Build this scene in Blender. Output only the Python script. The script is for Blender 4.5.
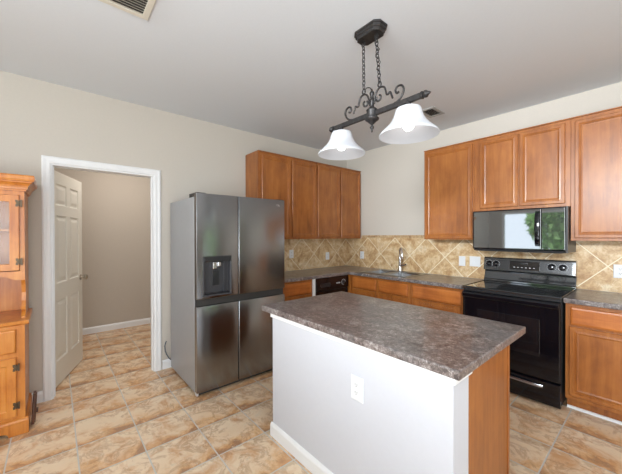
import bpy, bmesh, math, random
from mathutils import Vector, Matrix
random.seed(7)
PI = math.pi
C = bpy.context.scene.collection
for o in list(bpy.data.objects): bpy.data.objects.remove(o)

# ------------------------------------------------------------ camera
# world: the kitchen corner is the origin, left wall is x=0, range wall is y=0, metres
cam_d = bpy.data.cameras.new('camera'); cam = bpy.data.objects.new('camera', cam_d); C.objects.link(cam)
yaw, pitch, roll, fpx = 0.863207, -0.005573, -0.001824, 300.23
F = Vector((-math.sin(yaw)*math.cos(pitch), math.cos(yaw)*math.cos(pitch), math.sin(pitch)))
R = Vector((math.cos(yaw), math.sin(yaw), 0)); U = R.cross(F)
R2 = R*math.cos(roll) + U*math.sin(roll); U2 = U*math.cos(roll) - R*math.sin(roll)
M3 = Matrix((R2, U2, -F)).transposed()
cam.matrix_world = Matrix.Translation((3.4498, -3.7406, 1.4208)) @ M3.to_4x4()
cam_d.sensor_fit = 'HORIZONTAL'; cam_d.sensor_width = 36; cam_d.lens = fpx*36/622
cam_d.clip_start = 0.05; cam_d.clip_end = 200
bpy.context.scene.camera = cam

# ------------------------------------------------------------ world, lights, exposure
W = bpy.data.worlds.new('world'); bpy.context.scene.world = W; W.use_nodes = True
bg = W.node_tree.nodes['Background']; bg.inputs[0].default_value = (.80, .90, 1, 1); bg.inputs[1].default_value = 4.5

def light(name, kind, loc, energy, size=1, size_y=None, aim=None, color=(1, 1, 1), spread=180):
    d = bpy.data.lights.new(name, kind); d.energy = energy; d.color = color
    if kind == 'AREA':
        d.size = size; d.spread = math.radians(spread)
        if size_y: d.shape = 'RECTANGLE'; d.size_y = size_y
    elif kind == 'SUN': d.angle = size
    else: d.shadow_soft_size = size
    o = bpy.data.objects.new(name, d); C.objects.link(o); o.location = loc
    if aim is not None: o.rotation_euler = (Vector(aim)-Vector(loc)).to_track_quat('-Z', 'Y').to_euler()
    return o
light('sun', 'SUN', (0, 10, 20), 4.0, 0.01, aim=(1, -8, 0))
light('fill_front', 'AREA', (3.6, -6.9, 1.7), 13, 3.0, 1.7, aim=(2.6, -1.0, 1.5), color=(.88, .95, 1))  # added soft fill along the front wall, beside the window, no real source
light('fill_right', 'AREA', (6.15, -3.6, 1.6), 52, 2.4, 1.7, aim=(0, -2.6, 1.4), color=(.90, .96, 1))  # added fill before the blank part of the right wall, no window here
light('ceiling_fill', 'AREA', (4.5, -5.6, 1.0), 190, 2.6, 2.6, aim=(4.2, -5.0, 2.75), color=(.86, .94, 1))  # added upward fill, stands in for flash bounced off the ceiling
light('fill_high', 'AREA', (3.2, -6.8, 2.4), 26, 2.6, .5, aim=(2.2, 0, 1.9), color=(.90, .96, 1), spread=46)  # added narrow beam to brighten the range wall, no fixture there
light('hall_light', 'AREA', (-1.0, -3.0, 2.7), 20, 0.8, 0.8, aim=(-1.0, -3.0, 0), color=(1, .93, .85))
vs = bpy.context.scene.view_settings
vs.view_transform = 'Standard'; vs.look = 'None'; vs.gamma = 1; vs.exposure = 0.06; vs.use_curve_mapping = False

# ------------------------------------------------------------ materials
def srgb(r, g, b):
    f = lambda c: ((c/255+.055)/1.055)**2.4 if c/255 > .04045 else c/255/12.92
    return (f(r), f(g), f(b), 1)
class N:
    def __init__(s, name):
        s.m = bpy.data.materials.new(name); s.m.use_nodes = True
        s.t = s.m.node_tree; s.b = s.t.nodes['Principled BSDF']
    def n(s, kind, **kw):
        nd = s.t.nodes.new(kind)
        for k, v in kw.items(): setattr(nd, k, v)
        return nd
    def l(s, a, b): s.t.links.new(a, b)
    def set(s, nd, **kw):
        for k, v in kw.items(): nd.inputs[k.replace('_', ' ')].default_value = v
        return nd
    def math(s, op, a, b=None, c=None):
        nd = s.n('ShaderNodeMath', operation=op)
        for i, v in enumerate((a, b, c)):
            if v is None: continue
            if isinstance(v, (int, float)): nd.inputs[i].default_value = v
            else: s.l(v, nd.inputs[i])
        return nd.outputs[0]
    def coord(s, scale=(1, 1, 1), rnd=False, rot=(0, 0, 0)):
        tc = s.n('ShaderNodeTexCoord'); mp = s.n('ShaderNodeMapping')
        mp.inputs['Scale'].default_value = scale; mp.inputs['Rotation'].default_value = rot
        if rnd:
            oi = s.n('ShaderNodeObjectInfo'); ad = s.n('ShaderNodeVectorMath', operation='ADD')
            s.l(tc.outputs['Object'], ad.inputs[0]); s.l(oi.outputs['Location'], ad.inputs[1]); s.l(ad.outputs[0], mp.inputs[0])
        else: s.l(tc.outputs['Object'], mp.inputs[0])
        return mp.outputs[0]
    def noise(s, vec, scale, detail=4, rough=.55, dist=0):
        nd = s.n('ShaderNodeTexNoise'); s.l(vec, nd.inputs['Vector'])
        nd.inputs['Scale'].default_value = scale; nd.inputs['Detail'].default_value = detail
        nd.inputs['Roughness'].default_value = rough; nd.inputs['Distortion'].default_value = dist
        return nd.outputs['Fac']
    def ramp(s, fac, stops):
        nd = s.n('ShaderNodeValToRGB'); s.l(fac, nd.inputs[0]); e = nd.color_ramp.elements
        while len(e) < len(stops): e.new(0.5)
        for i, (p, c) in enumerate(stops): e[i].position = p; e[i].color = c
        return nd.outputs[0]
    def mix(s, fac, a, b, mode='MIX'):
        nd = s.n('ShaderNodeMix', data_type='RGBA', blend_type=mode)
        for sock, v in ((nd.inputs[0], fac), (nd.inputs[6], a), (nd.inputs[7], b)):
            if isinstance(v, (int, float, tuple)): sock.default_value = v
            else: s.l(v, sock)
        return nd.outputs[2]
    def bump(s, h, strength=.2, dist=.002):
        nd = s.n('ShaderNodeBump'); nd.inputs['Strength'].default_value = strength; nd.inputs['Distance'].default_value = dist
        s.l(h, nd.inputs['Height']); s.l(nd.outputs[0], s.b.inputs['Normal'])
def plain(name, col, rough=.5, metal=0, coat=0, spec=.5, emis=0, nz=0, nscale=20, bump=0):
    n = N(name); n.b.inputs['Base Color'].default_value = col
    n.b.inputs['Roughness'].default_value = rough; n.b.inputs['Metallic'].default_value = metal
    n.b.inputs['Coat Weight'].default_value = coat; n.b.inputs['Coat Roughness'].default_value = .03
    n.b.inputs['Specular IOR Level'].default_value = spec
    if emis: n.b.inputs['Emission Color'].default_value = col; n.b.inputs['Emission Strength'].default_value = emis
    v = n.coord(); f = n.noise(v, nscale, 3)
    if nz:
        dk = tuple(c*(1-nz) for c in col[:3])+(1,); lt = tuple(min(1, c*(1+nz)) for c in col[:3])+(1,)
        n.l(n.ramp(f, [(.3, dk), (.7, lt)]), n.b.inputs['Base Color'])
    if bump: n.bump(f, bump, .001)
    return n.m
def wood(name, dark, mid, light_, rough=.35, scale=(16, 16, 1.6), coat=.25):
    n = N(name); v = n.coord(scale, True)
    f1 = n.noise(v, 1.3, 6, .6, .6)
    v2 = n.coord((3, 3, 2.2), True); f2 = n.noise(v2, 1.6, 4, .6, .4)
    v3 = n.coord((90, 90, 5), True); f3 = n.noise(v3, 1.0, 2)
    m = n.math('ADD', n.math('MULTIPLY', f1, .45), n.math('MULTIPLY', f2, .45)); m = n.math('ADD', m, n.math('MULTIPLY', f3, .1))
    n.l(n.ramp(m, [(.36, dark), (.5, mid), (.64, light_)]), n.b.inputs['Base Color'])
    n.b.inputs['Roughness'].default_value = rough; n.b.inputs['Coat Weight'].default_value = coat; n.b.inputs['Coat Roughness'].default_value = .25
    n.bump(f3, .08, .0005)
    return n.m
M = {}
M['wall'] = plain('wall_paint', srgb(200, 193, 183), .75, nz=.015, nscale=60, bump=.08)
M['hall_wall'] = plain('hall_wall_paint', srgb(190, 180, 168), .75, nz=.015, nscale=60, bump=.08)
M['ceil'] = plain('ceiling_paint', srgb(218, 222, 227), .85, nz=.01, nscale=80, bump=.08)
M['white'] = plain('white_trim_paint', srgb(234, 235, 236), .4, nz=.01)
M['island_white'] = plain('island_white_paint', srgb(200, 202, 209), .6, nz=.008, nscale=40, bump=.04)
M['door_white'] = plain('door_paint', srgb(228, 224, 214), .4, nz=.01)
M['cab'] = wood('cabinet_maple', srgb(128, 72, 28), srgb(154, 91, 38), srgb(171, 107, 49))
M['cabh'] = wood('cabinet_maple_horizontal', srgb(148, 80, 31), srgb(176, 101, 43), srgb(194, 118, 54), scale=(1.6, 16, 16))
M['hutch'] = wood('hutch_pine', srgb(176, 98, 34), srgb(204, 126, 50), srgb(218, 146, 66), .32)
M['darkwood'] = wood('dark_walnut', srgb(50, 28, 18), srgb(82, 48, 32), srgb(112, 70, 48), .4)
M['plastic_white'] = plain('white_plastic', srgb(222, 224, 226), .35, nz=.005)
M['slot'] = plain('dark_slot', srgb(60, 58, 58), .6)
M['black'] = plain('black_gloss', (.004, .004, .006, 1), .08, coat=.35, spec=.35)
M['blackglass'] = plain('black_glass', (.008, .008, .010, 1), .035, coat=.8, spec=.6)
M['mwglass'] = plain('mirror_black_glass', (.19, .195, .20, 1), .03, metal=.8, coat=1, spec=.9)
M['enamel'] = plain('mirror_black_enamel', (.11, .115, .12, 1), .06, metal=.8, coat=.6)
M['blackmatte'] = plain('black_plastic', (.018, .018, .02, 1), .35)
M['panelgrey'] = plain('range_panel_grey', (.045, .046, .05, 1), .22, metal=.5, coat=.6)
M['marking'] = plain('white_marking', srgb(205, 205, 205), .5)
M['iron'] = plain('wrought_iron', srgb(62, 60, 60), .42, metal=.7, nz=.3, nscale=60, bump=.3)
M['chrome'] = plain('chrome', (.75, .76, .78, 1), .12, metal=1)
M['nickel'] = plain('satin_nickel', (.5, .46, .4, 1), .3, metal=1)
M['hinge'] = plain('antique_hinge', srgb(92, 78, 62), .45, metal=.7, nz=.2)
M['grey_plastic'] = plain('dispenser_grey', srgb(62, 62, 66), .35, nz=.05)
M['sidegrey'] = plain('fridge_side_grey', srgb(160, 161, 164), .38, metal=.1, nz=.02)
M['gasket'] = plain('gasket', srgb(50, 48, 46), .6)
M['vent'] = plain('vent_enamel', srgb(214, 208, 194), .5, nz=.02)
M['vent_grey'] = plain('vent_grey_enamel', srgb(168, 168, 166), .5, nz=.02)
M['duct'] = plain('vent_dark', srgb(60, 55, 50), .7)
M['cord'] = plain('cord_grey', srgb(90, 96, 104), .5)

def steel(name, col, rough):
    n = N(name); n.b.inputs['Metallic'].default_value = 1; n.b.inputs['Base Color'].default_value = col
    v = n.coord((2, 2, 40)); f = n.noise(v, 1.0, 2)
    n.b.inputs['Roughness'].default_value = rough; n.b.inputs['Anisotropic'].default_value = .85; n.b.inputs['Anisotropic Rotation'].default_value = .25
    tg = n.n('ShaderNodeTangent', direction_type='RADIAL', axis='Z'); n.l(tg.outputs[0], n.b.inputs['Tangent'])
    n.l(n.ramp(f, [(0, tuple(c*.97 for c in col[:3])+(1,)), (1, col)]), n.b.inputs['Base Color'])
    return n.m
M['steel'] = steel('brushed_steel', (.31, .315, .325, 1), .22)
M['sink'] = steel('sink_steel', (.42, .43, .44, 1), .32)

def laminate():
    n = N('granite_laminate'); v = n.coord((1, 1, 1))
    a = n.noise(v, 9, 8, .68, 1.2); b = n.noise(v, 55, 5, .7, .6); c = n.noise(v, 190, 2, .6)
    m = n.math('ADD', n.math('MULTIPLY', a, .34), n.math('MULTIPLY', b, .44)); m = n.math('ADD', m, n.math('MULTIPLY', c, .22))
    col = n.ramp(m, [(.41, srgb(64, 57, 55)), (.47, srgb(100, 90, 87)), (.53, srgb(128, 117, 113)), (.60, srgb(176, 171, 168))])
    d = n.noise(n.coord((1, 1, 1)), 6, 3, .5, .5)
    col = n.mix(n.ramp(d, [(.45, (0, 0, 0, 1)), (.62, (.35, .35, .35, 1))]), col, srgb(110, 112, 114))
    n.l(col, n.b.inputs['Base Color']); n.b.inputs['Roughness'].default_value = .28
    n.b.inputs['Coat Weight'].default_value = .2
    n.bump(b, .05, .0005)
    return n.m
M['lam'] = laminate()

def floor_tile():
    n = N('stone_look_floor_tile'); tc = n.n('ShaderNodeTexCoord'); S = .3455
    sh = n.n('ShaderNodeVectorMath', operation='ADD'); n.l(tc.outputs['Object'], sh.inputs[0]); sh.inputs[1].default_value = (-2.975+40*S, 2.595+40*S, 0)
    P = sh.outputs[0]
    br = n.n('ShaderNodeTexBrick'); br.offset = 0; br.squash = 1; n.l(P, br.inputs['Vector'])
    n.set(br, Color1=(0, 0, 0, 1), Color2=(1, 1, 1, 1), Mortar=(.5, .5, .5, 1), Scale=1.0, Mortar_Size=.0042, Mortar_Smooth=.15, Bias=0.0, Brick_Width=S, Row_Height=S)
    sx = n.n('ShaderNodeSeparateXYZ'); n.l(P, sx.inputs[0])
    def frac(o): return n.math('FRACT', n.math('DIVIDE', o, S))
    u, v = frac(sx.outputs[0]), frac(sx.outputs[1])
    cell = n.n('ShaderNodeTexWhiteNoise'); fl = n.n('ShaderNodeCombineXYZ')
    n.l(n.math('FLOOR', n.math('DIVIDE', sx.outputs[0], S)), fl.inputs[0]); n.l(n.math('FLOOR', n.math('DIVIDE', sx.outputs[1], S)), fl.inputs[1])
    n.l(fl.outputs[0], cell.inputs['Vector'])
    # tiles near the range are laid turned by a quarter
    turn = n.math('GREATER_THAN', sx.outputs[1], -1.75+2.595+40*S)
    mixf = n.n('ShaderNodeMix', data_type='FLOAT'); n.l(turn, mixf.inputs[0]); n.l(u, mixf.inputs[2]); n.l(n.math('SUBTRACT', 1.0, v), mixf.inputs[3])
    w = mixf.outputs[0]
    ovec = n.n('ShaderNodeVectorMath', operation='ADD'); n.l(P, ovec.inputs[0])
    cs = n.n('ShaderNodeVectorMath', operation='SCALE'); n.l(cell.outputs['Color'], cs.inputs[0]); cs.inputs['Scale'].default_value = 7; n.l(cs.outputs[0], ovec.inputs[1])
    V = ovec.outputs[0]
    big = n.noise(V, 5, 5, .6, .8); fine = n.noise(V, 26, 6, .7, .6); vein = n.noise(V, 7, 8, .7, 1.0); pat = n.noise(V, 6.5, 6, .62, .5)
    ww = n.math('ADD', w, n.math('MULTIPLY', n.math('SUBTRACT', big, .5), 1.25))
    ww = n.math('ADD', ww, n.math('MULTIPLY', n.math('SUBTRACT', fine, .5), .45))
    col = n.ramp(ww, [(.0, srgb(206, 182, 152)), (.10, srgb(232, 210, 181)), (.66, srgb(230, 201, 167)), (.84, srgb(220, 178, 132)), (.95, srgb(198, 148, 102)), (1.0, srgb(170, 130, 98))])
    col = n.mix(n.ramp(pat, [(.48, (0, 0, 0, 1)), (.66, (.85, .85, .85, 1))]), col, srgb(204, 150, 100))
    vm = n.ramp(vein, [(.50, (0, 0, 0, 1)), (.58, (1, 1, 1, 1)), (.64, (0, 0, 0, 1))])
    col = n.mix(n.math('MULTIPLY', vm, .55), col, srgb(172, 128, 92))
    wm = n.ramp(fine, [(.56, (0, 0, 0, 1)), (.7, (.7, .7, .7, 1))])
    col = n.mix(wm, col, srgb(218, 206, 186))
    col = n.mix(br.outputs['Fac'], col, srgb(200, 197, 191))
    n.l(col, n.b.inputs['Base Color'])
    n.l(n.math('ADD', n.math('MULTIPLY', br.outputs['Fac'], .4), .36), n.b.inputs['Roughness'])
    h = n.math('ADD', n.math('MULTIPLY', br.outputs['Fac'], -1.0), n.math('MULTIPLY', ww, .5))
    n.bump(h, .35, .003)
    return n.m
M['floor'] = floor_tile()

def splash(name, axis, s0):
    n = N(name); tc = n.n('ShaderNodeTexCoord'); sx = n.n('ShaderNodeSeparateXYZ'); n.l(tc.outputs['Object'], sx.inputs[0])
    ds = n.math('SUBTRACT', sx.outputs[axis], s0); dz = n.math('SUBTRACT', sx.outputs[2], 1.14)
    L = .3451
    p = n.math('ADD', n.math('DIVIDE', n.math('ADD', ds, dz), math.sqrt(2)), 20*L); q = n.math('ADD', n.math('DIVIDE', n.math('SUBTRACT', ds, dz), math.sqrt(2)), 20*L)
    cb = n.n('ShaderNodeCombineXYZ'); n.l(p, cb.inputs[0]); n.l(q, cb.inputs[1])
    br = n.n('ShaderNodeTexBrick'); br.offset = 0; n.l(cb.outputs[0], br.inputs['Vector'])
    n.set(br, Color1=(0, 0, 0, 1), Color2=(1, 1, 1, 1), Mortar=(.5, .5, .5, 1), Scale=1.0, Mortar_Size=.0042, Mortar_Smooth=.1, Bias=0.0, Brick_Width=L, Row_Height=L)
    wn = n.n('ShaderNodeTexWhiteNoise'); fl = n.n('ShaderNodeCombineXYZ')
    n.l(n.math('FLOOR', n.math('DIVIDE', p, L)), fl.inputs[0]); n.l(n.math('FLOOR', n.math('DIVIDE', q, L)), fl.inputs[1]); n.l(fl.outputs[0], wn.inputs['Vector'])
    cs = n.n('ShaderNodeVectorMath', operation='SCALE'); n.l(wn.outputs['Color'], cs.inputs[0]); cs.inputs['Scale'].default_value = 5
    ov = n.n('ShaderNodeVectorMath', operation='ADD'); n.l(cb.outputs[0], ov.inputs[0]); n.l(cs.outputs[0], ov.inputs[1])
    V = ov.outputs[0]
    a = n.noise(V, 6, 5, .6, 1.0); b = n.noise(V, 26, 6, .7, 1.2); c = n.noise(V, 11, 8, .75, 2)
    m = n.math('ADD', n.math('MULTIPLY', a, .65), n.math('MULTIPLY', b, .35))
    col = n.ramp(m, [(.36, srgb(166, 126, 84)), (.46, srgb(196, 162, 118)), (.54, srgb(216, 190, 150)), (.64, srgb(226, 210, 180))])
    col = n.mix(n.math('MULTIPLY', n.ramp(c, [(.5, (0, 0, 0, 1)), (.58, (1, 1, 1, 1)), (.66, (0, 0, 0, 1))]), .35), col, srgb(150, 108, 76))
    col = n.mix(br.outputs['Fac'], col, srgb(234, 222, 194))
    n.l(col, n.b.inputs['Base Color']); n.b.inputs['Roughness'].default_value = .42
    n.bump(n.math('MULTIPLY', br.outputs['Fac'], -1.0), .3, .002)
    return n.m
M['splashB'] = splash('diamond_tile_range_wall', 0, .21)
M['splashA'] = splash('diamond_tile_left_wall', 1, -.244)
def border_mat():
    n = N('border_tile'); v = n.coord()
    a = n.noise(v, 14, 6, .65, 1)
    br = n.n('ShaderNodeTexBrick'); br.offset = 0; mp = n.coord((1, 1, 1), rot=(PI/2, 0, 0)); n.l(mp, br.inputs['Vector'])
    n.set(br, Scale=1.0, Mortar_Size=.002, Brick_Width=.345, Row_Height=3.0)
    col = n.ramp(a, [(.35, srgb(150, 116, 80)), (.5, srgb(188, 156, 116)), (.66, srgb(206, 182, 148))])
    n.l(n.mix(br.outputs['Fac'], col, srgb(220, 206, 178)), n.b.inputs['Base Color']); n.b.inputs['Roughness'].default_value = .4
    return n.m
M['border'] = border_mat()

def glass_pane():
    n = N('window_glass'); t = n.t; out = t.nodes['Material Output']
    tr = n.n('ShaderNodeBsdfTransparent'); gl = n.n('ShaderNodeBsdfGlossy'); gl.inputs['Roughness'].default_value = .02
    mx = n.n('ShaderNodeMixShader'); fr = n.n('ShaderNodeFresnel'); fr.inputs[0].default_value = 1.45
    n.l(fr.outputs[0], mx.inputs[0]); n.l(tr.outputs[0], mx.inputs[1]); n.l(gl.outputs[0], mx.inputs[2]); n.l(mx.outputs[0], out.inputs[0])
    return n.m
M['glass'] = glass_pane()
def shade_glass():
    n = N('frosted_shade_glass'); t = n.t; out = t.nodes['Material Output']
    d = n.n('ShaderNodeBsdfDiffuse'); tl = n.n('ShaderNodeBsdfTranslucent'); e = n.n('ShaderNodeEmission'); g = n.n('ShaderNodeBsdfGlossy')
    for x in (d, tl): x.inputs[0].default_value = (.66, .67, .70, 1)
    g.inputs['Roughness'].default_value = .15
    e.inputs[0].default_value = (.93, .95, 1, 1); e.inputs[1].default_value = .06
    m1 = n.n('ShaderNodeMixShader'); m1.inputs[0].default_value = .35; n.l(d.outputs[0], m1.inputs[1]); n.l(tl.outputs[0], m1.inputs[2])
    m2 = n.n('ShaderNodeMixShader'); m2.inputs[0].default_value = .06; n.l(m1.outputs[0], m2.inputs[1]); n.l(g.outputs[0], m2.inputs[2])
    a = n.n('ShaderNodeAddShader'); n.l(m2.outputs[0], a.inputs[0]); n.l(e.outputs[0], a.inputs[1]); n.l(a.outputs[0], out.inputs[0])
    return n.m
M['shade'] = shade_glass()
M['bulb'] = plain('lit_bulb', (1, .97, .92, 1), .5, emis=6)
M['lawn'] = plain('lawn', srgb(96, 128, 66), .9, nz=.3, nscale=3)
M['leaf'] = plain('leaves', srgb(150, 186, 112), .7, nz=.4, nscale=2)
M['bark'] = plain('bark', srgb(90, 75, 60), .9, nz=.3)

# ------------------------------------------------------------ mesh helpers
class MB:
    def __init__(s): s.bm = bmesh.new()
    def quad(s, pts):
        return s.bm.faces.new([s.bm.verts.new(p) for p in pts])
    def box(s, x0, x1, y0, y1, z0, z1):
        x0, x1 = sorted((x0, x1)); y0, y1 = sorted((y0, y1)); z0, z1 = sorted((z0, z1))
        v = [s.bm.verts.new((x, y, z)) for x in (x0, x1) for y in (y0, y1) for z in (z0, z1)]
        for f in ((0, 1, 3, 2), (4, 6, 7, 5), (0, 4, 5, 1), (2, 3, 7, 6), (0, 2, 6, 4), (1, 5, 7, 3)): s.bm.faces.new([v[i] for i in f])
        return s
    def loops(s, L, cap0=True, cap1=True):
        rings = [[s.bm.verts.new(p) for p in l] for l in L]; n = len(rings[0])
        for a, b in zip(rings, rings[1:]):
            for i in range(n): s.bm.faces.new((a[i], a[(i+1) % n], b[(i+1) % n], b[i]))
        if cap0: s.bm.faces.new(rings[0][::-1])
        if cap1: s.bm.faces.new(rings[-1])
        return s
    def panel(s, x0, x1, z0, z1, y, prof, cap0=True):       # prof: (inset, height towards -y)
        return s.loops([[(x0+i, y-d, z0+i), (x1-i, y-d, z0+i), (x1-i, y-d, z1-i), (x0+i, y-d, z1-i)] for i, d in prof], cap0)
    def prism(s, pts, a, b, axis):                          # polygon pts (2D) extruded along axis from a to b
        def P(p, t): return {'x': (t, p[0], p[1]), 'y': (p[0], t, p[1]), 'z': (p[0], p[1], t)}[axis]
        return s.loops([[P(p, a) for p in pts], [P(p, b) for p in pts]])
    def lathe(s, prof, c=(0, 0, 0), axis='z', seg=24, caps=True):    # prof: (r, t)
        L = []
        for r, t in prof:
            ring = []
            for k in range(seg):
                a = 2*PI*k/seg; u, v = max(r, 1e-5)*math.cos(a), max(r, 1e-5)*math.sin(a)
                p = {'z': (u, v, t), 'y': (u, t, v), 'x': (t, u, v)}[axis]
                ring.append((c[0]+p[0], c[1]+p[1], c[2]+p[2]))
            L.append(ring)
        return s.loops(L, caps, caps)
    def tube(s, pts, r, seg=8, closed=False):
        pts = [Vector(p) for p in pts]; n = len(pts); L = []; up = None
        rr = r if isinstance(r, (list, tuple)) else [r]*n
        for i, p in enumerate(pts):
            if closed: t = pts[(i+1) % n]-pts[i-1]
            else: t = pts[min(i+1, n-1)]-pts[max(i-1, 0)]
            t.normalize()
            if up is None: up = t.orthogonal().normalized()
            up = (up-t*up.dot(t)).normalized(); w = t.cross(up)
            L.append([p+(up*math.cos(2*PI*k/seg)+w*math.sin(2*PI*k/seg))*rr[i] for k in range(seg)])
        if closed: L.append(L[0]); return s.loops(L, False, False)
        return s.loops(L)
    def slab(s, xs, ys, hole, z0, z1):                      # grid slab with holes, closed solid
        V = {}
        def v(i, j):
            if (i, j) not in V: V[i, j] = s.bm.verts.new((xs[i], ys[j], z1))
            return V[i, j]
        fs = [s.bm.faces.new((v(i, j), v(i+1, j), v(i+1, j+1), v(i, j+1))) for i in range(len(xs)-1) for j in range(len(ys)-1) if not hole(i, j)]
        g = bmesh.ops.extrude_face_region(s.bm, geom=fs)
        # the extruded copy becomes the bottom
        bmesh.ops.translate(s.bm, verts=[e for e in g['geom'] if isinstance(e, bmesh.types.BMVert)], vec=(0, 0, z0-z1))
        s.bm.faces.ensure_lookup_table()
        bmesh.ops.reverse_faces(s.bm, faces=[f for f in fs if f.is_valid])
        for f in fs:
            if f.is_valid: pass
        return s
    def build(s, name, mat, parent=None, bevel=0, seg=2, smooth=False, kind=None, weld=True):
        if weld: bmesh.ops.remove_doubles(s.bm, verts=s.bm.verts, dist=1e-6)
        bmesh.ops.recalc_face_normals(s.bm, faces=s.bm.faces)
        me = bpy.data.meshes.new(name); s.bm.to_mesh(me); s.bm.free()
        me.materials.append(M[mat] if isinstance(mat, str) else mat)
        o = bpy.data.objects.new(name, me); C.objects.link(o)
        if parent is not None: o.parent = parent
        if kind: o['kind'] = kind
        if smooth:
            for p in me.polygons: p.use_smooth = True
        if bevel:
            b = o.modifiers.new('bevel', 'BEVEL'); b.width = bevel; b.segments = seg; b.limit_method = 'ANGLE'; b.angle_limit = math.radians(40)
        return o
def smooth_angle(o, deg=40):
    for p in o.data.polygons: p.use_smooth = True
    o.data.set_sharp_from_angle(angle=math.radians(deg))
    return o
def root(name, label, cat, loc=(0, 0, 0), rz=0, group=None):
    o = bpy.data.objects.new(name, None); C.objects.link(o); o.location = loc; o.rotation_euler = (0, 0, rz); o.empty_display_size = .1
    o['label'] = label; o['category'] = cat
    if group: o['group'] = group
    return o
def tag(o, label, cat, group=None):
    o['label'] = label; o['category'] = cat
    if group: o['group'] = group
    return o
def arc(cx, cz, r, a0, a1, n=8):
    return [(cx+r*math.cos(math.radians(a0+(a1-a0)*i/n)), cz+r*math.sin(math.radians(a0+(a1-a0)*i/n))) for i in range(n+1)]
A90 = PI/2     # things on the left wall are built in the range-wall frame and turned by this

# ------------------------------------------------------------ structure
H = 2.747; X1 = 6.3; Y1 = -7.2; T = .12
HX = -1.94     # hall back wall
f = MB().box(HX-T, X1+T, Y1-T, T, -.05, 0).build('floor', 'floor', kind='structure')
MB().box(HX-T, X1+T, Y1-T, T, H, H+.1).build('ceiling', 'ceil', kind='structure')
DY0, DY1, DZ = -3.765, -2.94, 2.053
w = MB(); w.box(-T, 0, Y1, DY0, 0, H); w.box(-T, 0, DY1, 0, 0, H); w.box(-T, 0, DY0, DY1, DZ, H); w.build('wall_left', 'wall', kind='structure')
MB().box(-T, X1+T, 0, T, 0, H).build('wall_back', 'wall', kind='structure')
# walls behind the camera with windows
WX0, WX1, WZ0, WZ1 = .35, 2.15, .75, 2.08
w = MB(); w.box(-T, WX0, Y1-T, Y1, 0, H); w.box(WX1, X1+T, Y1-T, Y1, 0, H); w.box(WX0, WX1, Y1-T, Y1, 0, WZ0); w.box(WX0, WX1, Y1-T, Y1, WZ1, H); w.build('wall_front', 'wall', kind='structure')
RY0, RY1, RZ0, RZ1 = -1.25, -.35, .95, 2.45
w = MB(); w.box(X1, X1+T, Y1, RY0, 0, H); w.box(X1, X1+T, RY1, 0, 0, H); w.box(X1, X1+T, RY0, RY1, 0, RZ0); w.box(X1, X1+T, RY0, RY1, RZ1, H); w.build('wall_right', 'wall', kind='structure')
def window(n, x0, x1, z0, z1, loc, rz, mull):
    r = bpy.data.objects.new('window_%d' % n, None); C.objects.link(r); r['kind'] = 'structure'; r.location = loc; r.rotation_euler = (0, 0, rz)
    m = MB(); fw = .05
    m.box(x0, x0+fw, .0, .1, z0, z1); m.box(x1-fw, x1, .0, .1, z0, z1); m.box(x0+fw, x1-fw, .0, .1, z0, z0+fw); m.box(x0+fw, x1-fw, 0, .1, z1-fw, z1)
    for k in range(1, mull+1):
        xm = x0+(x1-x0)*k/(mull+1); m.box(xm-.025, xm+.025, .01, .09, z0+fw, z1-fw)
    if n == 2: m.box(x0+fw, x1-fw, .02, .08, (z0+z1)/2-.02, (z0+z1)/2+.02)
    m.build('window_frame', 'white', r)
    MB().box(x0-.03, x1+.03, -.06, .01, z0-.03, z0-.002).build('window_sill', 'white', r)
    MB().box(x0+fw, x1-fw, .048, .052, z0+fw, z1-fw).build('pane', 'glass', r)
window(1, -WX1, -WX0, WZ0, WZ1, (0, Y1, 0), PI, 0)
window(2, -RY1, -RY0, RZ0, RZ1, (X1, 0, 0), -PI/2, 0)
# hall
MB().box(HX-T, HX, -5.2, -1.4, 0, H).build('wall_hall_back', 'hall_wall', kind='structure')
MB().box(HX, -T, -5.2-T, -5.2, 0, H).build('wall_hall_left', 'hall_wall', kind='structure')
MB().box(HX, -T, -1.4, -1.4+T, 0, H).build('wall_hall_right', 'hall_wall', kind='structure')
# outer closure so the hall is lit only from inside
BB = [(0, 0), (.014, 0), (.014, .07), (.010, .082), (.004, .092), (0, .094)]
def base(name, pts_axis, a, b, off, sign=1, hh=1.0):
    m = MB()
    if pts_axis == 'y': m.prism([(off+sign*p[0], p[1]*hh) for p in BB], a, b, 'y')
    else: m.prism([(off+sign*p[0], p[1]*hh) for p in BB], a, b, 'x')
    return m.build(name, 'white', kind='structure')
base('baseboard_hall', 'y', -5.19, -1.41, HX+.001)
base('baseboard_left', 'y', Y1+.01, -3.82, .001)
base('baseboard_left_fridge', 'y', -2.875, -1.90, .001)
# right and front rooms: baseboards
base('baseboard_right', 'y', Y1+.02, -.01, X1-.001, -1)
def xprism(name, a, b, off, sign):
    return MB().prism([(off+sign*p[0], p[1]) for p in BB], a, b, 'x').build(name, 'white', kind='structure')
xprism('baseboard_front', .02, X1-.02, Y1+.001, 1)
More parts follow.
